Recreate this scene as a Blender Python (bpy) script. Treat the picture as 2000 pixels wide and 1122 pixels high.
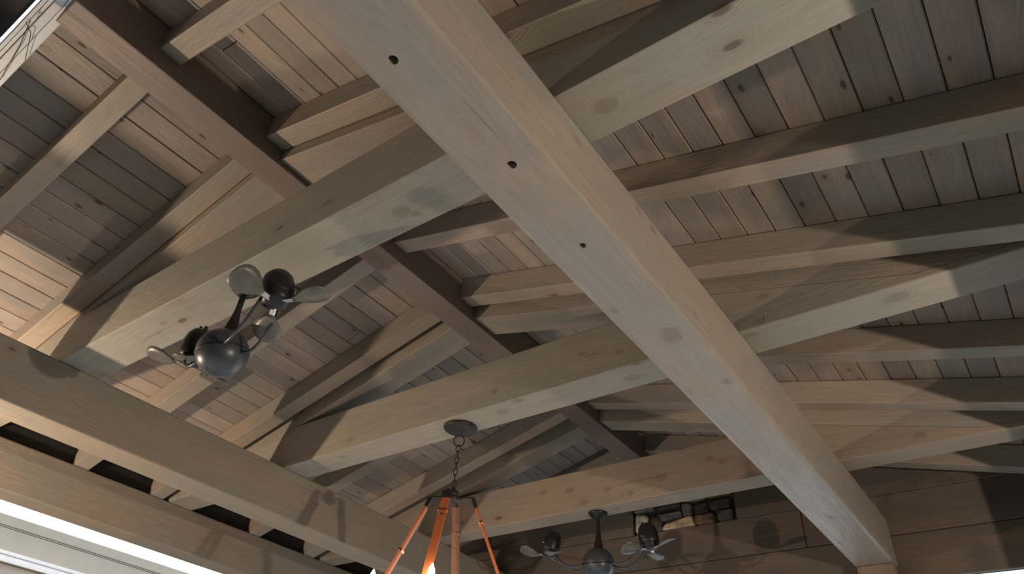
import bpy, bmesh, math, random
from mathutils import Vector, Matrix

for o in list(bpy.data.objects):
    bpy.data.objects.remove(o, do_unlink=True)
scene = bpy.context.scene
C = scene.collection
rnd = random.Random(7)

# ---------------------------------------------------------------- camera
S = 1.85          # metres from the lens up to the underside of the tie beams
Z0 = 1.60         # lens height above the patio
def W(x, y, z):
    return Vector((S * x, S * y, Z0 + S * z))

RC = ((0.81189629, 0.58055325, 0.06150076),
      (-0.31796615, 0.52808621, -0.78741507),
      (-0.48961408, 0.61974421, 0.61334751))
cd = bpy.data.cameras.new('camera')
cam = bpy.data.objects.new('camera', cd)
C.objects.link(cam)
rt, dn, fw = (Vector(r) for r in RC)
M = Matrix((rt, -dn, -fw)).transposed().to_4x4()
M.translation = W(0, 0, 0)
cam.matrix_world = M
cd.sensor_width = 36.0
cd.lens = 1396.6 / 2000 * 36.0
cd.clip_start = 0.02
scene.camera = cam

# ---------------------------------------------------------------- world, lamps, exposure
wd = bpy.data.worlds.new('overcast_sky')
scene.world = wd
wd.use_nodes = True
bgn = wd.node_tree.nodes['Background']
bgn.inputs[0].default_value = (0.88, 0.94, 1.0, 1)
bgn.inputs[1].default_value = 1.15

def lamp(name, loc, power, col, radius):
    l = bpy.data.lights.new(name, 'POINT')
    l.energy = power; l.color = col; l.shadow_soft_size = radius
    o = bpy.data.objects.new(name, l); C.objects.link(o); o.location = loc
    return o
lamp('post_lamp', W(-2.49, 0.12, 0.395), 118, (1.0, 0.77, 0.54), 0.04)
lamp('patio_lamp', W(1.20, 0.95, 0.14), 178, (1.0, 0.82, 0.65), 0.035)

vs = scene.view_settings
vs.view_transform = 'Standard'
vs.look = 'None'
vs.gamma = 1.0
vs.use_curve_mapping = False
vs.exposure = 0.72

# ---------------------------------------------------------------- materials
def newmat(name):
    m = bpy.data.materials.new(name); m.use_nodes = True
    nt = m.node_tree
    return m, nt, nt.nodes['Principled BSDF']

def nd(nt, typ, **kw):
    n = nt.nodes.new(typ)
    for k, v in kw.items():
        setattr(n, k, v)
    return n

def math_n(nt, op, a, b=None, c=None, clamp=False):
    n = nd(nt, 'ShaderNodeMath', operation=op, use_clamp=clamp)
    for i, v in enumerate((a, b, c)):
        if v is None: continue
        if isinstance(v, (int, float)): n.inputs[i].default_value = v
        else: nt.links.new(v, n.inputs[i])
    return n.outputs[0]

def mix_c(nt, f, a, b, blend='MIX'):
    n = nd(nt, 'ShaderNodeMix', data_type='RGBA', blend_type=blend)
    for s, v in ((n.inputs[0], f), (n.inputs[6], a), (n.inputs[7], b)):
        if isinstance(v, (int, float)): s.default_value = v
        elif isinstance(v, tuple): s.default_value = (*v, 1) if len(v) == 3 else v
        else: nt.links.new(v, s)
    return n.outputs[2]

def mapr(nt, v, a, b, c=0.0, d=1.0, smooth=True):
    n = nd(nt, 'ShaderNodeMapRange', interpolation_type='SMOOTHSTEP' if smooth else 'LINEAR')
    nt.links.new(v, n.inputs[0])
    for i, q in enumerate((a, b, c, d)): n.inputs[1 + i].default_value = q
    return n.outputs[0]

def plain(name, col, rough=0.6, metal=0.0, noise=0.0, nscale=30):
    m, nt, b = newmat(name)
    b.inputs['Roughness'].default_value = rough
    b.inputs['Metallic'].default_value = metal
    if noise:
        tc = nd(nt, 'ShaderNodeTexCoord')
        n = nd(nt, 'ShaderNodeTexNoise'); n.inputs['Scale'].default_value = nscale; n.inputs['Detail'].default_value = 5
        nt.links.new(tc.outputs['Object'], n.inputs['Vector'])
        c = mix_c(nt, mapr(nt, n.outputs[0], 0.3, 0.7), tuple(x * (1 - noise) for x in col), tuple(min(1, x * (1 + noise)) for x in col))
        nt.links.new(c, b.inputs['Base Color'])
        bp = nd(nt, 'ShaderNodeBump'); bp.inputs['Strength'].default_value = 0.15; bp.inputs['Distance'].default_value = 0.004
        nt.links.new(n.outputs[0], bp.inputs['Height']); nt.links.new(bp.outputs[0], b.inputs['Normal'])
    else:
        b.inputs['Base Color'].default_value = (*col, 1)
    return m

def wood(name, warm, cool, dark=0.55, rough=0.55, vary=0.25, knot_rate=0.5, knots=(), gscale=1.0, knot_size=1.0, red=0.25, sheen_noise=False, checks=0.0):
    """stained pine, grain along local X; `knots` are (x, y, z, radius) in local metres"""
    m, nt, b = newmat(name)
    L = nt.links
    tc = nd(nt, 'ShaderNodeTexCoord'); oi = nd(nt, 'ShaderNodeObjectInfo')
    off = nd(nt, 'ShaderNodeVectorMath', operation='SCALE')
    off.inputs[0].default_value = (17.3, 9.1, 5.7); L.new(oi.outputs['Random'], off.inputs['Scale'])
    add = nd(nt, 'ShaderNodeVectorMath', operation='ADD')
    L.new(tc.outputs['Object'], add.inputs[0]); L.new(off.outputs[0], add.inputs[1])
    co = add.outputs[0]
    def scaled(v, s):
        q = nd(nt, 'ShaderNodeVectorMath', operation='MULTIPLY'); L.new(v, q.inputs[0]); q.inputs[1].default_value = s
        return q.outputs[0]
    def noise(v, sc, det=4, dist=0.0, rgh=0.55):
        n = nd(nt, 'ShaderNodeTexNoise'); L.new(v, n.inputs['Vector'])
        n.inputs['Scale'].default_value = sc; n.inputs['Detail'].default_value = det
        n.inputs['Distortion'].default_value = dist; n.inputs['Roughness'].default_value = rgh
        return n.outputs[0]
    # knots: natural scatter
    vo = nd(nt, 'ShaderNodeTexVoronoi', feature='F1'); L.new(scaled(co, (2.6, 6.0, 6.0)), vo.inputs['Vector'])
    vo.inputs['Scale'].default_value = 1.0 / knot_size
    sepc = nd(nt, 'ShaderNodeSeparateColor'); L.new(vo.outputs['Color'], sepc.inputs[0])
    on = math_n(nt, 'LESS_THAN', sepc.outputs[0], knot_rate)
    rad = mapr(nt, sepc.outputs[1], 0, 1, 0.05, 0.15, False)
    kd = math_n(nt, 'DIVIDE', vo.outputs['Distance'], rad)
    k_core = math_n(nt, 'MULTIPLY', mapr(nt, kd, 0.55, 1.15, 1, 0), on)
    k_halo = math_n(nt, 'MULTIPLY', mapr(nt, kd, 0.9, 3.2, 1, 0), on)
    # knots that the photograph shows at known spots
    wobn = noise(co, 16, 3) if knots else None
    for (kx, ky, kz, kr) in knots:
        d = nd(nt, 'ShaderNodeVectorMath', operation='DISTANCE')
        L.new(scaled(tc.outputs['Object'], (0.62, 1, 1)), d.inputs[0]); d.inputs[1].default_value = (kx * 0.62, ky, kz)
        wob = math_n(nt, 'MULTIPLY_ADD', wobn, 0.9 * kr, -0.45 * kr)
        q = math_n(nt, 'DIVIDE', math_n(nt, 'ADD', d.outputs['Value'], wob), kr)
        ring = math_n(nt, 'MULTIPLY', mapr(nt, q, 0.75, 0.95, 0, 1), mapr(nt, q, 0.95, 1.2, 1, 0))
        core = math_n(nt, 'MAXIMUM', math_n(nt, 'MULTIPLY', ring, 0.42), math_n(nt, 'MAXIMUM', mapr(nt, q, 0.65, 1.25, 0.40, 0), mapr(nt, q, 0.1, 0.6, 0.55, 0)))
        k_core = math_n(nt, 'MAXIMUM', k_core, core)
        k_halo = math_n(nt, 'MAXIMUM', k_halo, mapr(nt, q, 0.7, 2.4, 0.7, 0))
    # growth rings swerving round the knots
    g = noise(scaled(co, (0.55 * gscale, 5 * gscale, 5 * gscale)), 1.6, 3, 0.3)
    ringv = math_n(nt, 'MULTIPLY_ADD', k_halo, 0.22, g)
    saw = math_n(nt, 'FRACT', math_n(nt, 'MULTIPLY', ringv, 13.0))
    rings = math_n(nt, 'MULTIPLY', mapr(nt, saw, 0.0, 0.75, 0, 1), mapr(nt, saw, 0.82, 1.0, 1, 0))
    fine = noise(scaled(co, (2.2, 70, 70)), 1.0, 6, 0.2, 0.65)
    blot = noise(scaled(co, (0.8, 2.6, 2.6)), 1.7, 4, 0.6)
    blot2 = noise(scaled(co, (1.1, 4.0, 4.0)), 2.3, 3, 0.2)
    base = mix_c(nt, mapr(nt, blot, 0.36, 0.64), warm, cool)
    base = mix_c(nt, math_n(nt, 'MULTIPLY', mapr(nt, blot2, 0.56, 0.74), red), base, (warm[0] * 1.02, warm[1] * 0.74, warm[2] * 0.62))
    base = mix_c(nt, math_n(nt, 'MULTIPLY', rings, 0.20), base, tuple(c * 0.62 for c in warm))
    base = mix_c(nt, mapr(nt, fine, 0.42, 0.72, 0, 0.30), base, tuple(c * 0.70 for c in cool))
    if checks:      # drying checks along the grain
        ck = noise(scaled(co, (0.5, 26, 26)), 1.0, 2, 0.15)
        gate = mapr(nt, noise(scaled(co, (1.3, 3, 3)), 1.0, 2), 0.5, 0.62)
        ck = math_n(nt, 'MULTIPLY', mapr(nt, ck, 0.685, 0.725), gate)
        base = mix_c(nt, math_n(nt, 'MULTIPLY', ck, checks), base, tuple(c * 0.25 for c in warm))
    # every piece took the stain a little differently
    v = nd(nt, 'ShaderNodeMapRange'); L.new(oi.outputs['Random'], v.inputs[0])
    v.inputs[3].default_value = 1 - vary; v.inputs[4].default_value = 1 + vary * 0.6
    vv = nd(nt, 'ShaderNodeVectorMath', operation='SCALE'); L.new(base, vv.inputs[0]); L.new(v.outputs[0], vv.inputs['Scale'])
    base = vv.outputs[0]
    base = mix_c(nt, math_n(nt, 'MULTIPLY', k_halo, 0.22), base, (warm[0] * 0.6, warm[1] * 0.48, warm[2] * 0.40))
    base = mix_c(nt, math_n(nt, 'MULTIPLY', k_core, 0.85 * dark + 0.2), base, (warm[0] * 0.20, warm[1] * 0.15, warm[2] * 0.13))
    L.new(base, b.inputs['Base Color'])
    rr = mapr(nt, fine, 0.3, 0.7, rough - 0.08, rough + 0.10, False)
    if sheen_noise:
        rr = math_n(nt, 'MULTIPLY_ADD', mapr(nt, blot2, 0.35, 0.65), 0.12, rr)
    L.new(rr, b.inputs['Roughness'])
    h = math_n(nt, 'MULTIPLY_ADD', fine, 0.6, math_n(nt, 'MULTIPLY', rings, 0.35))
    h = math_n(nt, 'SUBTRACT', h, math_n(nt, 'MULTIPLY', k_core, 0.5))
    bp = nd(nt, 'ShaderNodeBump'); bp.inputs['Strength'].default_value = 0.35; bp.inputs['Distance'].default_value = 0.004
    L.new(h, bp.inputs['Height']); L.new(bp.outputs[0], b.inputs['Normal'])
    return m

WARM = (0.38, 0.305, 0.25); COOL = (0.30, 0.28, 0.25)
M_rafter = wood('stained_rafter_pine', WARM, COOL, vary=0.15)
M_plank = wood('stained_tongue_and_groove_pine', (0.37, 0.295, 0.245), (0.265, 0.24, 0.23), vary=0.18, knot_rate=0.95, knot_size=0.52, dark=0.85)
M_ridge = wood('reddish_stained_pine', (0.245, 0.17, 0.14), (0.195, 0.16, 0.15), vary=0.0, knot_rate=0.35, red=0.6)
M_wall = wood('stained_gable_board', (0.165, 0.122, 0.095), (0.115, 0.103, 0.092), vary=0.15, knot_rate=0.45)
M_post = wood('brown_post_pine', (0.30, 0.19, 0.14), (0.24, 0.18, 0.14), vary=0.0)
M_plate = wood('stained_plate_pine', checks=0.5, warm=(0.34, 0.27, 0.21), cool=(0.29, 0.26, 0.22), vary=0.0, knot_rate=0.35)
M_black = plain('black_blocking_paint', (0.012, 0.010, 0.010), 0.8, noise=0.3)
M_sheath = plain('dark_roof_sheathing', (0.03, 0.024, 0.02), 0.9, noise=0.3)
M_iron = plain('dark_bronze_iron', (0.026, 0.022, 0.022), 0.5, 0.2, noise=0.25, nscale=60)
M_fan = plain('slate_fan_metal', (0.075, 0.085, 0.105), 0.36, 0.35, noise=0.12, nscale=25)
M_fan_dark = plain('dark_fan_metal', (0.028, 0.028, 0.032), 0.4, 0.5, noise=0.2, nscale=40)
M_blade = plain('grey_fan_blade', (0.13, 0.125, 0.115), 0.4, 0.1, noise=0.15, nscale=18)
M_chrome = plain('bright_screw_metal', (0.6, 0.58, 0.58), 0.2, 1.0)
M_cream = plain('cream_siding_paint', (0.40, 0.37, 0.32), 0.6, noise=0.04, nscale=4)
M_white = plain('white_trim_paint', (0.78, 0.79, 0.82), 0.4, noise=0.03)
M_patio = plain('pale_blue_grey_patio_stone', (0.58, 0.62, 0.67), 0.8, noise=0.06, nscale=3)
M_added_lawn = plain('added_dark_lawn', (0.06, 0.08, 0.045), 0.95, noise=0.3, nscale=2)
M_soffit = plain('black_stained_soffit', (0.010, 0.009, 0.008), 0.85, noise=0.3, nscale=8)
M_light_blocker = plain('dark_light_blocker', (0.035, 0.032, 0.03), 0.85, noise=0.2, nscale=6)  # for the added walls that hold back ambient light
M_mortar = plain('dark_mortar', (0.07, 0.06, 0.055), 0.95, noise=0.3)

# ---------------------------------------------------------------- helpers
def tag(o, label=None, cat=None, group=None, kind=None):
    for k, v in (('label', label), ('category', cat), ('group', group), ('kind', kind)):
        if v: o[k] = v
    return o

def empty(name, loc, rot=None):
    o = bpy.data.objects.new(name, None); C.objects.link(o); o.location = loc
    o.empty_display_size = 0.1
    if rot is not None: o.rotation_euler = rot
    return o

def link(name, me, mat, parent=None, mw=None, smooth=False):
    if mat is not None and not me.materials: me.materials.append(mat)
    if smooth:
        for p in me.polygons: p.use_smooth = True
    o = bpy.data.objects.new(name, me); C.objects.link(o)
    if mw is not None: o.matrix_world = mw
    if parent is not None:
        o.parent = parent
        pm = parent.matrix_world if parent.parent is None else parent.parent.matrix_world @ parent.matrix_basis
        if parent.parent is None:
            pm = Matrix.LocRotScale(parent.location, parent.rotation_euler, parent.scale) if parent.rotation_mode != 'QUATERNION' else parent.matrix_basis
        if mw is not None:
            o.matrix_basis = pm.inverted() @ mw
    return o

def bm_mesh(bm, name):
    me = bpy.data.meshes.new(name); bm.normal_update(); bm.to_mesh(me); bm.free(); return me

def box_mesh(name, L, Wd, Hh, bev=0.004, seg=1, jitter=0.0):
    bm = bmesh.new()
    bmesh.ops.create_cube(bm, size=1.0)
    for v in bm.verts: v.co = Vector((v.co.x * L, v.co.y * Wd, v.co.z * Hh))
    if bev: bmesh.ops.bevel(bm, geom=list(bm.edges), offset=bev, segments=seg, profile=0.6, affect='EDGES')
    return bm_mesh(bm, name)

def prism_mesh(name, pts, width, bev=0.006, seg=2):
    """polygon in local (x, z), extruded along local y"""
    bm = bmesh.new()
    a = [bm.verts.new((x, -width / 2, z)) for x, z in pts]
    b = [bm.verts.new((x, width / 2, z)) for x, z in pts]
    bm.faces.new(a); bm.faces.new(b[::-1])
    n = len(pts)
    for i in range(n): bm.faces.new((a[i], b[i], b[(i + 1) % n], a[(i + 1) % n]))
    bmesh.ops.recalc_face_normals(bm, faces=list(bm.faces))
    if bev: bmesh.ops.bevel(bm, geom=list(bm.edges), offset=bev, segments=seg, profile=0.6, affect='EDGES')
    return bm_mesh(bm, name)

def frame(origin, xdir, zhint):
    x = Vector(xdir).normalized(); z = Vector(zhint); y = z.cross(x).normalized(); z = x.cross(y)
    m = Matrix((x, y, z)).transposed().to_4x4(); m.translation = origin
    return m

def y_beam(name, x0, x1, y0, y1, z0, z1, mat, bev=0.012, parent=None):
    """timber along world Y (unit coordinates), local X = length"""
    me = box_mesh(name, S * (y1 - y0), S * (x1 - x0), S * (z1 - z0), bev, 2)
    return link(name, me, mat, parent, frame(W((x0 + x1) / 2, (y0 + y1) / 2, (z0 + z1) / 2), (0, 1, 0), (0, 0, 1)))

def lathe(name, prof, n=32, cap=True):
    bm = bmesh.new(); rows = []
    for r, z in prof:
        if r < 1e-6: rows.append([bm.verts.new((0, 0, z))])
        else: rows.append([bm.verts.new((r * math.cos(2 * math.pi * i / n), r * math.sin(2 * math.pi * i / n), z)) for i in range(n)])
    for a, b in zip(rows, rows[1:]):
        for i in range(n):
            j = (i + 1) % n
            if len(a) == 1 and len(b) > 1: bm.faces.new((a[0], b[i], b[j]))
            elif len(b) == 1 and len(a) > 1: bm.faces.new((a[i], b[0], a[j]))
            elif len(a) > 1: bm.faces.new((a[i], b[i], b[j], a[j]))
    bmesh.ops.recalc_face_normals(bm, faces=list(bm.faces))
    return bm_mesh(bm, name)

def tube(name, pts, r, n=10, closed=False):
    bm = bmesh.new(); rows = []; N = len(pts)
    pts = [Vector(p) for p in pts]; prev = None
    rr = r if isinstance(r, (list, tuple)) else [r] * N
    for i, p in enumerate(pts):
        if closed: t = (pts[(i + 1) % N] - pts[i - 1]).normalized()
        else: t = (pts[min(i + 1, N - 1)] - pts[max(i - 1, 0)]).normalized()
        if prev is None:
            u = t.orthogonal().normalized()
        else:
            u = (prev - t * prev.dot(t)).normalized()
        prev = u; v = t.cross(u)
        rows.append([bm.verts.new(p + rr[i] * (u * math.cos(2 * math.pi * k / n) + v * math.sin(2 * math.pi * k / n))) for k in range(n)])
    rng = range(N) if closed else range(N - 1)
    for i in rng:
        a, b = rows[i], rows[(i + 1) % N]
        for k in range(n): bm.faces.new((a[k], a[(k + 1) % n], b[(k + 1) % n], b[k]))
    if not closed:
        bm.faces.new(rows[0][::-1]); bm.faces.new(rows[-1])
    bmesh.ops.recalc_face_normals(bm, faces=list(bm.faces))
    return bm_mesh(bm, name)

# ---------------------------------------------------------------- roof geometry (unit coordinates)
XC = -1.3255                 # ridge line
RH = 0.0435                  # half width of the ridge beam
PITCH = 0.266
KZ = 1.383                   # rafter underside at the ridge beam's face
RD = 0.080                   # rafter depth, measured upright
def rz(x):                   # underside of the rafters
    return KZ - PITCH * (abs(x - XC) - RH)
Y_FRONT, Y_WALL = 0.10, 2.80
COS = 1 / math.sqrt(1 + PITCH ** 2)
TIES = ((0.6209, 0.7425), (1.4378, 1.5476), (2.2529, 2.3458))
X_OUT_L, X_OUT_R = -2.805, 0.240    # inner faces of the outer beams

# floor: patio slab
me = box_mesh('floor', 4.7, 8.6, 0.2, 0.01)
fl = link('floor', me, M_patio, None, Matrix.Translation((-2.9, 2.6, -0.1)))
tag(fl, kind='structure')
me = box_mesh('floor_added_lawn', 60, 60, 0.2, 0)  # unseen dark ground added to keep bounce from outside the patio low
fl = link('floor_added_lawn', me, M_added_lawn, None, Matrix.Translation((-2, 3, -0.22)))
tag(fl, kind='structure')

me = box_mesh('floor_added_reflector', 14, 14, 0.06, 0.01)  # unseen pale slab added to reflect a sheen onto the girder's far end
fl = link('floor_added_reflector', me, M_patio, None, Matrix.Translation((-2.6, 17.4, -0.09)))
tag(fl, kind='structure')

# ceiling: planks on both slopes under dark sheathing
ceil = empty('ceiling', W(XC, 1.4, 1.4)); tag(ceil, kind='structure')
PW = 0.0667
plank_cache = {}
def plank_mesh(L):
    L = round(L, 2)
    if L not in plank_cache:
        plank_cache[L] = box_mesh('plank', L, S * PW / COS - 0.0035, 0.018, 0.0035, 1)
        plank_cache[L].materials.append(M_plank)
    return plank_cache[L]
for side in (-1, 1):
    sl = Vector((side * COS, 0, -side * 0 - PITCH * COS))      # down the slope
    nrm = Vector((side * PITCH * COS, 0, COS))                 # out of the roof
    # joints were measured on the right slope at x = -0.484 + k * PW; mirrored on the left
    d0 = (-0.484 - XC) % PW
    d = d0 - PW
    dmax = 1.86 if side > 0 else 1.62
    while d < dmax:
        dm = max(d, RH * 0.2); 
        x = XC + side * (d + PW / 2)
        z = rz(x) + RD
        y = Y_FRONT - 0.02 - rnd.uniform(0.0, 1.5)
        first = True
        while y < Y_WALL + 0.1:
            ln = rnd.choice((1.7, 2.1, 2.6, 3.0))
            a, b = max(y, Y_FRONT - 0.01), min(y + ln, Y_WALL + 0.12)
            y += ln
            if b - a < 0.05: continue
            L = S * (b - a) - 0.003
            c = W(x, (a + b) / 2, z) + nrm * (0.009 + rnd.uniform(0, 0.0025))
            mw = frame(c, (0, 1, 0), nrm)
            link('plank', plank_mesh(L), None, ceil, mw)
        d += PW
    # sheathing
    dl = dmax + PW
    me = box_mesh('sheathing', S * (Y_WALL + 0.3 - Y_FRONT), S * dl / COS, 0.03, 0)
    c = W(XC + side * dl / 2, (Y_WALL + 0.3 + Y_FRONT) / 2, rz(XC + side * dl / 2) + RD) + nrm * 0.037
    link('sheathing', me, M_sheath, ceil, frame(c, (0, 1, 0), nrm))

# ---------------------------------------------------------------- ridge beam
o = y_beam('ridge_beam', XC - RH, XC + RH, Y_FRONT - 0.02, Y_WALL + 0.05, 1.334, 1.334 + 0.125, M_ridge, 0.006)
tag(o, 'reddish stained ridge beam running along the peak between the two plank slopes', 'beam')

# ---------------------------------------------------------------- rafters
RAFT = [(0.257, 0.312, 'a0'), (0.563, 0.620, 'b0'), (0.622, 0.7415, 'c1'), (1.041, 1.098, 'a1'), (1.357, 1.414, 'b1'),
        (1.439, 1.5465, 'c2'), (1.841, 1.898, 'a2'), (2.157, 2.214, 'b2'), (2.254, 2.3447, 'c3'), (2.640, 2.697, 'a3')]
WHERE = {'a0': 'nearest the camera, next to the white front trim',
         'b0': 'close in front of the nearest tie beam',
         'c1': 'directly above the nearest tie beam',
         'a1': 'first one behind the nearest tie beam',
         'b1': 'close in front of the middle tie beam',
         'c2': 'directly above the middle tie beam',
         'a2': 'first one behind the middle tie beam',
         'b2': 'close in front of the farthest tie beam',
         'c3': 'directly above the farthest tie beam',
         'a3': 'between farthest tie beam and board wall'}
CD = 0.033          # how far the truss chords hang below the common rafters
for side in (-1, 1):
    xe = xe0 = -2.95 if side < 0 else 0.42
    xr = XC + side * RH
    # local X runs down the slope; plumb cuts at both ends
    for y0, y1, k in RAFT:
        cx = (xr + xe) / 2; cz = rz(cx) + RD / 2
        m = frame(W(cx, (y0 + y1) / 2, cz), (side, 0, -PITCH), (0, 0, 1))
        inv = m.inverted()
        pts = []
        if k[0] == 'c':     # deeper truss chord, cut flat where it reaches the level of the tie's underside
            xk = XC + side * (RH + (KZ - CD - 1.0) / PITCH); xe = xk + side * 0.25
            prof = ((xr, rz(xr) - CD), (xk, 1.0), (xe, 1.0), (xe, rz(xe) + RD - 0.001), (xr, rz(xr) + RD - 0.001))
        else:
            xe = xe0
            prof = ((xr, rz(xr)), (xe, rz(xe)), (xe, rz(xe) + RD - 0.001), (xr, rz(xr) + RD - 0.001))
        for (x, z) in prof:
            q = inv @ W(x, (y0 + y1) / 2, z); pts.append((q.x, q.z))
        me = prism_mesh('rafter', pts, S * (y1 - y0), 0.005, 2)
        o = link('rafter', me, M_rafter, None, m)
        sd = 'left' if side < 0 else 'right'
        nm = 'wide truss rafter' if k[0] == 'c' else 'slim common rafter'
        tag(o, f'{nm} on the {sd} slope, {WHERE[k]}', 'rafter', f'rafters of the {sd} slope')

# ---------------------------------------------------------------- tie beams
TZ = 1.158
def tie_material(i, knots):
    warm, cool = (((0.37, 0.335, 0.29), (0.32, 0.315, 0.285)), ((0.37, 0.325, 0.275), (0.31, 0.30, 0.265)), ((0.385, 0.295, 0.23), (0.32, 0.27, 0.225)))[i]
    return wood('stained_tie_pine_%d' % (i + 1), warm, cool, vary=0.0, knot_rate=(0.2, 0.45, 0.7)[i], knot_size=0.7, knots=knots, checks=0.6)
XT0, XT1 = -2.80, 0.33
TIE_LABEL = ('nearest of the three tie beams, carrying the large ceiling fan',
             'middle of the three tie beams, the one the chandelier hangs from',
             'farthest of the three tie beams, with a small fan hanging beneath')
KN = ([(-.369, .685, 1.0, .026), (-.848, .689, 1.0, .024), (-.826, .711, 1.0, .012), (-1.658, .67, 1.0, .014), (-1.008, .6209, 1.053, .014)],
      [(-1.095, 1.45, 1.0, .020), (-1.17, 1.483, 1.0, .020), (-.751, 1.497, 1.0, .024), (-.093, 1.478, 1.0, .028), (-.413, 1.462, 1.0, .016), (-1.842, 1.476, 1.0, .014),
       (-.871, 1.4378, 1.08, .013), (-.755, 1.4378, 1.051, .013), (-.381, 1.4378, 1.016, .016), (-.362, 1.4378, 1.081, .013), (-.223, 1.4378, 1.074, .012), (-1.172, 1.4378, 1.047, .012), (-1.775, 1.4378, 1.031, .014)],
      [(-1.418, 2.2529, 1.086, .018), (-1.357, 2.2529, 1.03, .018), (-1.257, 2.2529, 1.06, .014), (-1.038, 2.2529, 1.065, .022), (-.85, 2.2529, 1.095, .016), (-.806, 2.2529, 1.076, .016),
       (-1.159, 2.2529, 1.03, .014), (-1.54, 2.2529, 1.102, .016), (-.196, 2.2529, 1.03, .016)])
for i, (y0, y1) in enumerate(TIES):
    yc = (y0 + y1) / 2; xm = (XT0 + XT1) / 2; zm = 1.08
    org = W(xm, yc, zm)
    xs = []
    h1, h2 = (KZ - CD - TZ) / PITCH, (KZ - CD - 1.02) / PITCH
    xl, xr, xa, xb = XC - RH - h1, XC + RH + h1, XC - RH - h2, XC + RH + h2
    pts = [(-2.80, 1.0), (0.236, 1.0), (0.236, 1.02), (xb, 1.02), (xr, TZ), (xl, TZ), (xa, 1.02), (-2.80, 1.02)]
    lp = [(S * (x - xm), S * (z - zm)) for x, z in pts]
    me = prism_mesh('tie_beam', lp, S * (y1 - y0), 0.007, 2)
    ks = [(S * (a - xm), S * (b - yc), S * (c - zm), r) for a, b, c, r in KN[i]]
    o = link('tie_beam', me, tie_material(i, ks), None, Matrix.Translation(org))
    tag(o, TIE_LABEL[i], 'beam', 'tie beams across the roof')

# ---------------------------------------------------------------- long beams
BBX0, BBX1, BBZ0, BBZ1 = -0.5575, -0.4289, 0.828, 1.0
bby0, bby1 = -0.75, 2.80
bbc = ((BBX0 + BBX1) / 2, (bby0 + bby1) / 2, (BBZ0 + BBZ1) / 2)
def bb_local(x, y, z): return (S * (y - bbc[1]), -S * (x - bbc[0]), S * (z - bbc[2]))
bbk = [(*bb_local(-.477, 1.131, .828), .034), (*bb_local(-.534, 1.002, .828), .011), (*bb_local(-.451, 1.354, .828), .014), (*bb_local(-.45, 2.026, .828), .013),
       (*bb_local(-.4289, .692, .955), .014), (*bb_local(-.4289, .916, .975), .012), (*bb_local(-.4289, .976, .970), .014), (*bb_local(-.4289, 1.152, .874), .010)]
M_bb = wood('weathered_grey_girder_pine', (0.37, 0.31, 0.265), (0.315, 0.30, 0.285), vary=0.0, knot_rate=0.15, knot_size=0.6, knots=bbk, checks=0.7, rough=0.34, gscale=0.8, sheen_noise=True)
bb = y_beam('inner_beam', BBX0, BBX1, bby0, bby1, BBZ0, BBZ1, M_bb, 0.020)
tag(bb, 'thick grey foreground beam with round bolt holes, passing under the ties', 'beam')
# counterbored bolt holes in its underside
holes = ((-0.508, 0.345, 0.0135), (-0.482, 0.586, 0.0150), (-0.487, 0.805, 0.0120))
bm = bmesh.new()
for hx, hy, hr in holes:
    p = bb_local(hx, hy, BBZ0)
    bmesh.ops.create_cone(bm, cap_ends=True, segments=24, radius1=hr, radius2=hr, depth=0.09, matrix=Matrix.Translation(p))
cut = bpy.data.objects.new('cutter', bm_mesh(bm, 'cutter')); C.objects.link(cut); cut.matrix_world = bb.matrix_world
md = bb.modifiers.new('holes', 'BOOLEAN'); md.object = cut; md.operation = 'DIFFERENCE'; md.solver = 'EXACT'
bpy.context.view_layer.update()
dg = bpy.context.evaluated_depsgraph_get()
me = bpy.data.meshes.new_from_object(bb.evaluated_get(dg))
bb.modifiers.clear(); bb.data = me
bpy.data.objects.remove(cut, do_unlink=True)
for hx, hy, hr in holes:
    q = lathe('bolt_head', [(0, -0.004), (hr * 0.5, -0.004), (hr * 0.62, 0.0), (hr * 0.62, 0.012), (hr * 0.98, 0.012), (hr * 0.98, 0.016), (0, 0.016)], 12)
    p = W(hx, hy, BBZ0) + Vector((0, 0, 0.028))
    b_ = link('bolt_head', q, M_iron, bb, Matrix.Translation(p)); b_['label'] = 'dark recessed bolt head'

lp = y_beam('inner_beam', -2.2185, -2.097, -0.75, 2.80, 0.835, 1.0, M_plate, 0.010)
tag(lp, 'lit inner beam at lower left that the tie ends rest on', 'beam')
op = y_beam('outer_beam', -2.916, X_OUT_L, -0.75, 2.95, 0.8376, 1.0, M_plate, 0.010)
tag(op, 'outermost beam at lower left, above the white strip of sky', 'beam')
rop = y_beam('outer_beam', X_OUT_R, X_OUT_R + 0.111, -0.75, 2.95, 0.8376, 0.976, M_plate, 0.010)
tag(rop, 'outer beam carrying the right rafter tails, beyond the right picture edge', 'beam')
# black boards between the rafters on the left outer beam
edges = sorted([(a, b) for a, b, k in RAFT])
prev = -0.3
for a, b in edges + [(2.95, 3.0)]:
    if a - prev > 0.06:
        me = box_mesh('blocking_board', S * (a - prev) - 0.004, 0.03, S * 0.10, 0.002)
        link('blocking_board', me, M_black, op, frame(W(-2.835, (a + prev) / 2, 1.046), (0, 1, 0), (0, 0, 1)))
    prev = b
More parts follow.
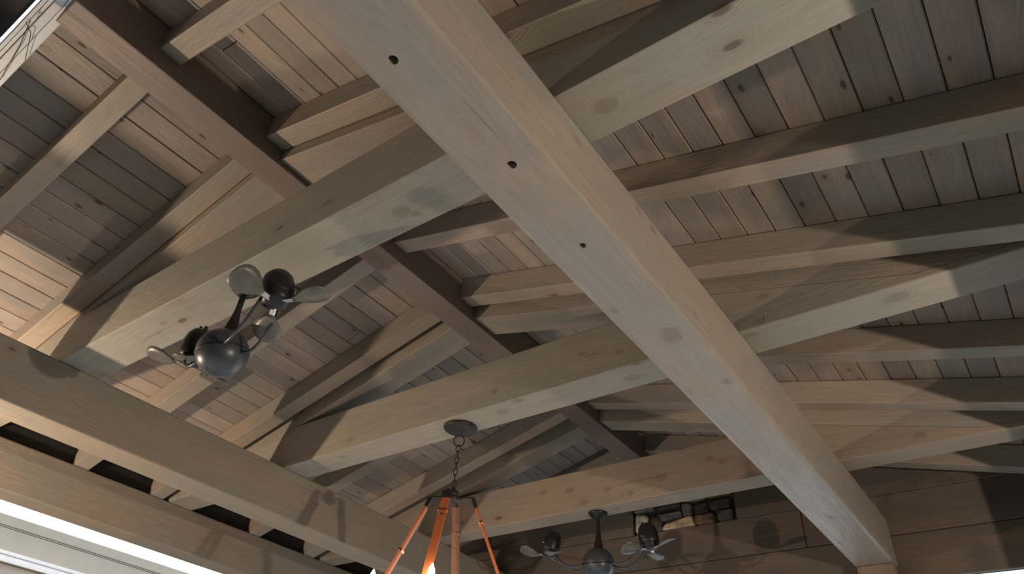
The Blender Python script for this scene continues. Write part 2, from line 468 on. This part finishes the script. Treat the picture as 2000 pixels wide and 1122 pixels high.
# posts
def post(x0, x1, y0, y1, ztop, label):
    zt = Z0 + S * ztop
    me = box_mesh('post', zt, S * (x1 - x0), S * (y1 - y0), 0.008, 2)
    o = link('post', me, M_post, None, frame(Vector((S * (x0 + x1) / 2, S * (y0 + y1) / 2, zt / 2)), (0, 0, 1), (0, 1, 0)))
    tag(o, label, 'post', 'square timber posts')
post(-0.552, -0.434, 2.735, 2.797, 0.8275, 'reddish brown post under the far end of the thick grey beam')
post(-2.215, -2.10, 2.70, 2.79, 0.8345, 'post under the far end of the left inner beam')
post(X_OUT_R, X_OUT_R + 0.11, 2.30, 2.42, 0.8372, 'post under the right outer beam')
post(-2.916, X_OUT_L, 2.62, 2.74, 0.8372, 'post under the left outer beam')

# ---------------------------------------------------------------- far gable wall of wide boards
wb = empty('wall_back', W(XC, Y_WALL, 0.786)); tag(wb, kind='structure')
ZB = [0.786, 0.9375, 1.085, 1.235, 1.385, 1.50]
CH0, CH1 = -1.435, -0.975     # where the stone chimney comes through
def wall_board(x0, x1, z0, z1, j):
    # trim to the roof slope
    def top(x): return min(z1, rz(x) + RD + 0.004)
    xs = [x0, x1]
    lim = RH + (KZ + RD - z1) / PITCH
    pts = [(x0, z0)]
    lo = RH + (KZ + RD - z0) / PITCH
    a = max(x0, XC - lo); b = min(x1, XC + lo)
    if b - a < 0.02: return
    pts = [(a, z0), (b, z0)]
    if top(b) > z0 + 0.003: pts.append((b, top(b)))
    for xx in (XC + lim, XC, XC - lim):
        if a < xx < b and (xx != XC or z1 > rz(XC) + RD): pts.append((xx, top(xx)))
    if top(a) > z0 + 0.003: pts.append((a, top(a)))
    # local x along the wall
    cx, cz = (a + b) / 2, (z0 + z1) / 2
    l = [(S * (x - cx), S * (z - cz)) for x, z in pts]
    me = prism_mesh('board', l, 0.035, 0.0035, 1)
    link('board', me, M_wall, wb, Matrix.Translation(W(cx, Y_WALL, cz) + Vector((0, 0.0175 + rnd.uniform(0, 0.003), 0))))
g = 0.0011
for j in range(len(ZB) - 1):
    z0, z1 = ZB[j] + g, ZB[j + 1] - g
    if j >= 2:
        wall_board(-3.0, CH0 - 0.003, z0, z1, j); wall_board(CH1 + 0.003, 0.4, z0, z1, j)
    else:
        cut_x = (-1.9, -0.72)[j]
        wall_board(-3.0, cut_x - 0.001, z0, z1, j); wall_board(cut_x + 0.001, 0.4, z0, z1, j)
me = box_mesh('backing', S * 3.2, 0.03, S * 0.28, 0)
link('backing', me, M_sheath, wb, Matrix.Translation(W(-1.3, Y_WALL, 0.93) + Vector((0, 0.058, 0))))
me = prism_mesh('backing', [(S * (x - XC), S * (z - 1.07)) for x, z in ((-2.85, 1.07), (0.2, 1.07), (0.2, 1.075), (XC, 1.478), (-2.85, 1.075))], 0.03, 0)
link('backing', me, M_sheath, wb, Matrix.Translation(W(XC, Y_WALL + 0.30, 1.07)))
for xx in (CH0 - 0.02, CH1 + 0.02):
    me = box_mesh('chimney_lining', 0.03, S * 0.27, S * 0.33, 0)
    link('chimney_lining', me, M_sheath, wb, Matrix.Translation(W(xx, Y_WALL + 0.16, 1.255)))

# ---------------------------------------------------------------- stone chimney
st = empty('stone_chimney', W((CH0 + CH1) / 2, Y_WALL + 0.10, 1.085))
tag(st, 'rubble stone chimney patch in the board wall under the farthest tie', 'chimney')
me = box_mesh('core', S * (CH1 - CH0) - 0.02, S * 0.22, S * 0.44, 0)
link('core', me, M_mortar, st, Matrix.Translation(W((CH0 + CH1) / 2, Y_WALL + 0.13, 1.085 + 0.222)))
STC = {'pale': (0.50, 0.46, 0.39), 'beige': (0.52, 0.42, 0.28), 'grey': (0.24, 0.24, 0.24), 'dark': (0.08, 0.07, 0.065), 'brown': (0.20, 0.12, 0.08)}
STM = {k: plain(k + '_stone', v, 0.9, noise=0.35, nscale=22) for k, v in STC.items()}
def stone(x0, x1, z0, z1, kind, wedge=0.0):
    bm = bmesh.new()
    w, h, d = S * (x1 - x0), S * (z1 - z0), S * 0.05
    bmesh.ops.create_cube(bm, size=1.0)
    for v in bm.verts:
        jx, jz = rnd.uniform(-0.10, 0.10), rnd.uniform(-0.12, 0.12)
        v.co = Vector(((v.co.x + jx * (v.co.y < 0)) * w, v.co.y * d, (v.co.z + jz * (v.co.y < 0)) * h + (wedge * h * v.co.x if v.co.z > 0 else 0)))
    bmesh.ops.bevel(bm, geom=list(bm.edges), offset=min(w, h) * 0.16, segments=1, affect='EDGES')
    me = bm_mesh(bm, 'stone')
    link('stone', me, STM[kind], st, Matrix.Translation(W((x0 + x1) / 2, Y_WALL + 0.005 + rnd.uniform(0, 0.008), (z0 + z1) / 2) + Vector((0, 0.02, 0))))
for a in ((-1.428, -1.362, 1.088, 1.172, 'pale'), (-1.352, -1.302, 1.088, 1.15, 'dark'), (-1.292, -1.15, 1.088, 1.120, 'beige', 0.5),
          (-1.312, -1.21, 1.130, 1.162, 'grey'), (-1.198, -1.160, 1.126, 1.185, 'grey'), (-1.143, -1.06, 1.090, 1.125, 'brown'), (-1.052, -0.985, 1.088, 1.13, 'dark'),
          (-1.145, -1.085, 1.132, 1.18, 'dark'), (-1.078, -0.985, 1.136, 1.18, 'dark'), (-1.425, -1.33, 1.18, 1.225, 'grey'), (-1.32, -1.21, 1.172, 1.215, 'dark'),
          (-1.2, -1.1, 1.193, 1.24, 'pale'), (-1.09, -0.985, 1.19, 1.23, 'brown')):
    stone(*a)
z = 1.236
while z < 1.44:
    x = CH0 + 0.008
    while x < CH1 - 0.04:
        w = min(rnd.uniform(0.06, 0.14), CH1 - 0.008 - x)
        stone(x, x + w - 0.008, z, z + 0.048, rnd.choice(('grey', 'dark', 'brown', 'pale'))); x += w
    z += 0.056

# ---------------------------------------------------------------- front edge: white trim and dark neighbouring soffit
tr = empty('trim_1', W(XC, 0.07, rz(XC))); tag(tr, kind='structure')
for side in (-1, 1):
    xr = XC + side * RH; xe = -2.95 if side < 0 else 0.42
    for (ya, yb, dz, h, mat) in ((0.076, 0.094, 0.004, 0.07, M_white), (0.058, 0.075, -0.004, 0.075, M_white), (0.049, 0.057, 0.012, 0.06, M_white), (0.040, 0.048, -0.002, 0.08, M_white)):
        cx = (xr + xe) / 2
        m = frame(W(cx, (ya + yb) / 2, rz(cx) + dz + h / 2), (side, 0, -PITCH), (0, 0, 1)); inv = m.inverted()
        pts = [(lambda q: (q.x, q.z))(inv @ W(x, (ya + yb) / 2, zz)) for x, zz in ((xr, rz(xr) + dz), (xe, rz(xe) + dz), (xe, rz(xe) + dz + h), (xr, rz(xr) + dz + h))]
        link('moulding', prism_mesh('moulding', pts, S * (yb - ya), 0.004, 2), mat, tr, m)
me_w = tube('cord', [W(-1.62, 0.085, rz(-1.62) - 0.004), W(-1.50, 0.066, rz(-1.50) - 0.012), W(-1.44, 0.050, rz(-1.44) - 0.006)], 0.0016, 6)
link('cord', me_w, M_iron, tr, Matrix.Identity(4))
me_w = tube('cord', [W(-1.53, 0.092, rz(-1.53) - 0.004), W(-1.46, 0.066, rz(-1.46) - 0.012), W(-1.45, 0.046, rz(-1.45) - 0.006)], 0.0016, 6)
link('cord', me_w, M_iron, tr, Matrix.Identity(4))
me = box_mesh('porch_soffit', S * 4.6, S * 2.4, 0.05, 0.003)  # extended back over the camera to block sky light from the front
o = link('ceiling_porch', me, M_soffit, None, Matrix.Translation(W(-1.3, -1.165, 1.47)))
tag(o, kind='structure')

# unseen dark walls added behind the camera and at right to cut ambient light
me = box_mesh('wall_front_light_blocker', S * 7, 0.2, Z0 + S * 1.45, 0)
o = link('wall_front_light_blocker', me, M_light_blocker, None, Matrix.Translation((S * -1.3, S * -2.4, (Z0 + S * 1.45) / 2))); tag(o, kind='structure')
me = box_mesh('wall_right_light_blocker', S * 7, 0.2, Z0 + S * 1.2, 0)
o = link('wall_right_light_blocker', me, M_light_blocker, None, frame(Vector((S * 2.6, S * 0.9, (Z0 + S * 1.2) / 2)), (0, 1, 0), (0, 0, 1))); tag(o, kind='structure')

# ---------------------------------------------------------------- cream house beyond the left eave
hs = empty('house', Vector((S * -4.2, S * 2.2, 0)))
tag(hs, 'cream sided house wall with white trim beyond the left outer beam', 'building')
hx = -4.2
def hpart(name, z0, z1, out, mat, bev=0.004, th=0.03):
    me = box_mesh(name, S * 9.0, th, S * (z1 - z0), bev)
    return link(name, me, mat, hs, frame(W(hx, 2.2, (z0 + z1) / 2) + Vector((out - th / 2, 0, 0)), (0, 1, 0), (0, 0, 1)))
hpart('siding_board', 1.099, 1.148, 0.03, M_cream)
hpart('siding_board', 1.092, 1.0975, 0.022, M_cream, 0.002)
hpart('siding_board', 0.989, 1.0905, 0.018, M_cream)
hpart('trim_board', 0.972, 0.988, 0.045, M_white)
hpart('trim_board', 0.957, 0.971, 0.03, M_white)
hpart('trim_board', 0.936, 0.956, 0.06, M_white)
z = 0.935
while z > -0.8:
    hpart('siding_board', z - 0.108, z - 0.001, 0.018, M_cream); z -= 0.109
me = box_mesh('wall', S * 9.0, 0.2, Z0 + S * 1.14, 0)
link('wall', me, M_cream, hs, frame(Vector((S * hx - 0.13, S * 2.2, (Z0 + S * 1.14) / 2)), (0, 1, 0), (0, 0, 1)))

# ---------------------------------------------------------------- ceiling fans with two small heads
def blade_mesh():
    # paddle: rounded outline, slightly cupped, root at origin, length along +x
    bm = bmesh.new(); top = []; n = 14
    prof = [(0.018, 0.012), (0.035, 0.022), (0.06, 0.043), (0.085, 0.056), (0.11, 0.060), (0.133, 0.055), (0.15, 0.041), (0.160, 0.022), (0.163, 0.004)]
    for s, th in ((1, 0.0015), (-1, -0.0015)):
        rows = []
        for x, w in prof:
            rows.append([bm.verts.new((x, w * t, th + 0.012 * t * t * (w / 0.06) + 0.10 * t * w * 0.5)) for t in (-1, -0.5, 0, 0.5, 1)])
        for a, b in zip(rows, rows[1:]):
            for k in range(4):
                f = (a[k], a[k + 1], b[k + 1], b[k]); bm.faces.new(f if s < 0 else f[::-1])
        top.append(rows)
    A, B = top
    ringA = [r[0] for r in A] + A[-1][1:] + [r[-1] for r in A[-2::-1]] + A[0][3:0:-1]
    ringB = [r[0] for r in B] + B[-1][1:] + [r[-1] for r in B[-2::-1]] + B[0][3:0:-1]
    for i in range(len(ringA)):
        j = (i + 1) % len(ringA); bm.faces.new((ringA[i], ringA[j], ringB[j], ringB[i]))
    bmesh.ops.recalc_face_normals(bm, faces=list(bm.faces))
    return bm_mesh(bm, 'blade')
BLADE = blade_mesh(); BLADE.materials.append(M_blade)
for p in BLADE.polygons: p.use_smooth = True
HEAD = lathe('fan_head', [(0, 0.105), (0.022, 0.103), (0.040, 0.094), (0.052, 0.076), (0.057, 0.05), (0.058, 0.012), (0.052, -0.004), (0.046, -0.008), (0.046, -0.022), (0.03, -0.030), (0, -0.032)], 28)
HEAD.transform(Matrix.Diagonal((1.15, 1.15, 1.3, 1)))
HEAD.materials.append(M_fan_dark)
PRONG = box_mesh('prong', 0.008, 0.016, 0.022, 0.002); PRONG.materials.append(M_fan_dark)
SCREW = lathe('screw', [(0, 0.006), (0.005, 0.005), (0.007, 0.0), (0, 0.0)], 10); SCREW.materials.append(M_chrome)
BRACKET = box_mesh('blade_bracket', 0.05, 0.022, 0.005, 0.0015); BRACKET.materials.append(M_chrome)
BALL_R = 0.105

def place(name, me, parent, basis, smooth=False):
    o = bpy.data.objects.new(name, me); C.objects.link(o); o.parent = parent; o.matrix_basis = basis
    if smooth:
        for p in me.polygons: p.use_smooth = True
    return o

def make_fan(base, ang, label, drop, head_up, spins, tilt=(18, 18), arm_r=0.355):
    f = empty('ceiling_fan', base, (0, 0, ang))
    tag(f, label, 'ceiling fan', 'twin-head ceiling fans')
    can = lathe('canopy', [(0, 0), (0.066, 0), (0.068, -0.006), (0.060, -0.018), (0.036, -0.038), (0.022, -0.052), (0.0, -0.052)], 32); can.materials.append(M_fan_dark)
    place('canopy', can, f, Matrix.Identity(4), True)
    rod = lathe('downrod', [(0.013, -0.05), (0.013, -drop + BALL_R + 0.12), (0.018, -drop + BALL_R + 0.07), (0.030, -drop + BALL_R + 0.01), (0.034, -drop + BALL_R - 0.02)], 24); rod.materials.append(M_fan_dark)
    place('downrod', rod, f, Matrix.Identity(4), True)
    n = 20
    ball = lathe('motor_ball', [(BALL_R * math.sin(math.pi * i / n), BALL_R * 0.97 * math.cos(math.pi * i / n)) for i in range(n + 1)], 40); ball.materials.append(M_fan)
    ball = place('motor_ball', ball, f, Matrix.Translation((0, 0, -drop)), True)
    band = lathe('seam_band', [(BALL_R * 0.999, 0.004), (BALL_R * 1.018, 0.003), (BALL_R * 1.018, -0.003), (BALL_R * 0.999, -0.004)], 40); band.materials.append(M_fan_dark)
    place('seam_band', band, ball, Matrix.Rotation(math.radians(14), 4, 'X'), True)
    for i, sgn in enumerate((1, -1)):
        hp = Vector((sgn * arm_r, 0, -drop + head_up))
        # two slender curved arms from ball to head
        for w, (za, zb, sag) in ((0.045, (-0.01, -0.015, 0.085)), (-0.045, (-0.01, -0.015, 0.085))):
            p0 = Vector((sgn * BALL_R * 0.90, w * 0.9, -drop + za)); p3 = hp + Vector((-sgn * 0.03, w, zb))
            p1 = p0 + Vector((sgn * 0.10, w * 0.4, -sag * 0.55)); p2 = p3 + Vector((-sgn * 0.07, 0, -sag))
            pts = []
            for k in range(13):
                t = k / 12; pts.append(p0 * (1 - t) ** 3 + p1 * 3 * t * (1 - t) ** 2 + p2 * 3 * t * t * (1 - t) + p3 * t ** 3)
            am = tube('arm', pts, 0.0065, 10); am.materials.append(M_fan)
            place('arm', am, f, Matrix.Identity(4), True)
        R = Matrix.Translation(hp) @ Matrix.Rotation(math.radians(-sgn * tilt[i]), 4, 'Y')
        hd = place('fan_head', HEAD, f, R, True)
        for k in range(3):
            a = math.radians(spins[i] + 120 * k)
            pr = Matrix.Rotation(a, 4, 'Z') @ Matrix.Translation((0.026, 0, 0.136))
            place('prong', PRONG, hd, pr)
            place('blade_bracket', BRACKET, hd, Matrix.Rotation(a, 4, 'Z') @ Matrix.Translation((0.052, 0, -0.036)) @ Matrix.Rotation(math.radians(16), 4, 'X'))
            place('blade', BLADE, hd, Matrix.Rotation(a, 4, 'Z') @ Matrix.Translation((0.048, 0, -0.040)) @ Matrix.Rotation(math.radians(16), 4, 'X'))
        for k in range(2):
            a = math.radians(60 + 180 * k)
            place('screw', SCREW, hd, Matrix.Rotation(a, 4, 'Z') @ Matrix.Translation((0.066, 0, 0.04)) @ Matrix.Rotation(math.radians(90), 4, 'Y'))
    return f
make_fan(W(-1.340, 0.685, 1.0), math.radians(-8), 'large slate twin-head ceiling fan under the nearest tie beam', S * 0.185, 0.12, (40, 100))
make_fan(W(-1.326, 2.306, 1.0), math.radians(12), 'small dark twin-head ceiling fan under the farthest tie beam', S * 0.185, 0.105, (95, 65), (9, 14))

# ---------------------------------------------------------------- chandelier
M_leg = wood('orange_stained_ash', (0.60, 0.17, 0.055), (0.50, 0.15, 0.055), vary=0.0, knot_rate=0.05, rough=0.4, red=0.0)
M_strap = plain('brown_leather_strap', (0.22, 0.105, 0.065), 0.6, noise=0.2, nscale=50)
M_copper = plain('copper_clip', (0.75, 0.30, 0.16), 0.3, 1.0)
M_candle = plain('ivory_candle_sleeve', (0.75, 0.68, 0.52), 0.5)
mb, ntb, bb_ = newmat('lit_flame_bulb')
bb_.inputs['Base Color'].default_value = (1, 0.9, 0.75, 1)
bb_.inputs['Emission Color'].default_value = (1.0, 0.80, 0.56, 1); bb_.inputs['Emission Strength'].default_value = 40.0
CB = W(-1.343, 1.50, 1.0)
chd = empty('chandelier', CB)
tag(chd, 'chandelier of orange wooden legs with flame bulbs, chained to the middle tie', 'chandelier')
can = lathe('canopy', [(0, 0), (0.092, 0), (0.096, -0.006), (0.094, -0.014), (0.078, -0.024), (0.03, -0.032), (0.016, -0.040), (0.010, -0.055), (0, -0.056)], 40); can.materials.append(M_iron)
place('canopy', can, chd, Matrix.Identity(4), True)
# chain
def ring_pts(rx, rz_, n=16): return [(rx * math.cos(2 * math.pi * k / n), 0, rz_ * math.sin(2 * math.pi * k / n)) for k in range(n)]
loop = tube('chain_link', ring_pts(0.030, 0.034), 0.0038, 8, True); loop.materials.append(M_iron)
place('chain_link', loop, chd, Matrix.Translation((0, 0, -0.084)) @ Matrix.Rotation(math.radians(40), 4, 'Z'), True)
lk = tube('chain_link', ring_pts(0.011, 0.021), 0.0030, 8, True); lk.materials.append(M_iron)
zc = -0.132; k = 0
HUBZ = -S * 0.212
while zc > HUBZ + 0.035:
    place('chain_link', lk, chd, Matrix.Translation((0, 0, zc)) @ Matrix.Rotation(math.radians(35 + 90 * (k % 2)), 4, 'Z'), True); zc -= 0.0345; k += 1
hub = lathe('hub', [(0, 0.035), (0.008, 0.034), (0.010, 0.02), (0.026, 0.012), (0.034, 0.0), (0.034, -0.012), (0.026, -0.016), (0.040, -0.022), (0.042, -0.036), (0.030, -0.044), (0, -0.046)], 28); hub.materials.append(M_iron)
place('hub', hub, chd, Matrix.Translation((0, 0, HUBZ)), True)
A0 = math.atan2(-0.58, -0.81)        # towards picture-left
legdir = [A0 + math.radians(d) for d in (-4, 82, 200 - 22, 262)]
LEGL = 0.685; r0, z0_ = S * 0.062, HUBZ - 0.035
slope = 0.43
for i, a in enumerate(legdir):
    rad = Vector((math.cos(a), math.sin(a), 0)); dirv = (rad * slope + Vector((0, 0, -1))).normalized()
    top = rad * r0 + Vector((0, 0, z0_))
    br = tube('bracket', [Vector((0, 0, HUBZ - 0.028)) + rad * 0.02, Vector((0, 0, HUBZ - 0.020)) + rad * (r0 * 0.6), top + Vector((0, 0, 0.016)), top - dirv * 0.004], 0.0055, 8); br.materials.append(M_iron)
    place('bracket', br, chd, Matrix.Identity(4), True)
    tang = Vector((-math.sin(a), math.cos(a), 0))
    Mx = frame(top + dirv * (LEGL / 2), dirv, dirv.cross(tang))
    wdt, thk = 0.042, 0.014
    leg = box_mesh('leg', LEGL, wdt, thk, 0.003, 2); leg.materials.append(M_strap if i == 3 else M_leg)
    lg = place('leg', leg, chd, Mx)
    cap = box_mesh('leg_cap', 0.055, wdt + 0.006, thk + 0.006, 0.003, 2); cap.materials.append(M_strap if i == 3 else M_iron)
    place('leg_cap', cap, lg, Matrix.Translation((-LEGL / 2 + 0.022, 0, 0)))
    clip = box_mesh('clip', 0.014, wdt + 0.010, thk + 0.010, 0.002, 1); clip.materials.append(M_strap if i == 3 else M_copper)
    place('clip', clip, lg, Matrix.Translation((-LEGL / 2 + (0.30 if i == 0 else 0.13), 0, 0)))
    scw = lathe('screw', [(0, 0.004), (0.005, 0.003), (0.006, 0), (0, 0)], 10); scw.materials.append(M_iron)
    place('screw', scw, lg, Matrix.Translation((-LEGL / 2 + 0.16, 0, thk / 2)))
# ring and candles
RR = S * 0.205; RZ = -1.0455
rg = tube('ring', [(RR * math.cos(2 * math.pi * k / 48), RR * math.sin(2 * math.pi * k / 48), RZ) for k in range(48)], 0.011, 10, True); rg.materials.append(M_iron)
place('ring', rg, chd, Matrix.Identity(4), True)
CAND = lathe('candle', [(0, 0.0), (0.03, 0.0), (0.034, 0.008), (0.017, 0.012), (0.015, 0.016), (0.015, 0.09), (0.010, 0.094), (0, 0.094)], 24); CAND.materials.append(M_candle)
BULB = lathe('bulb', [(0.008, 0.0), (0.013, 0.012), (0.0165, 0.026), (0.0155, 0.040), (0.011, 0.056), (0.006, 0.068), (0.002, 0.076), (0, 0.078)], 20); BULB.materials.append(mb)
for i in range(7):
    a = math.radians(-108 + 360 / 7 * i)
    c = place('candle', CAND, chd, Matrix.Translation((RR * math.cos(a), RR * math.sin(a), RZ + 0.006)), True)
    place('bulb', BULB, c, Matrix.Translation((0, 0, 0.092)), True)
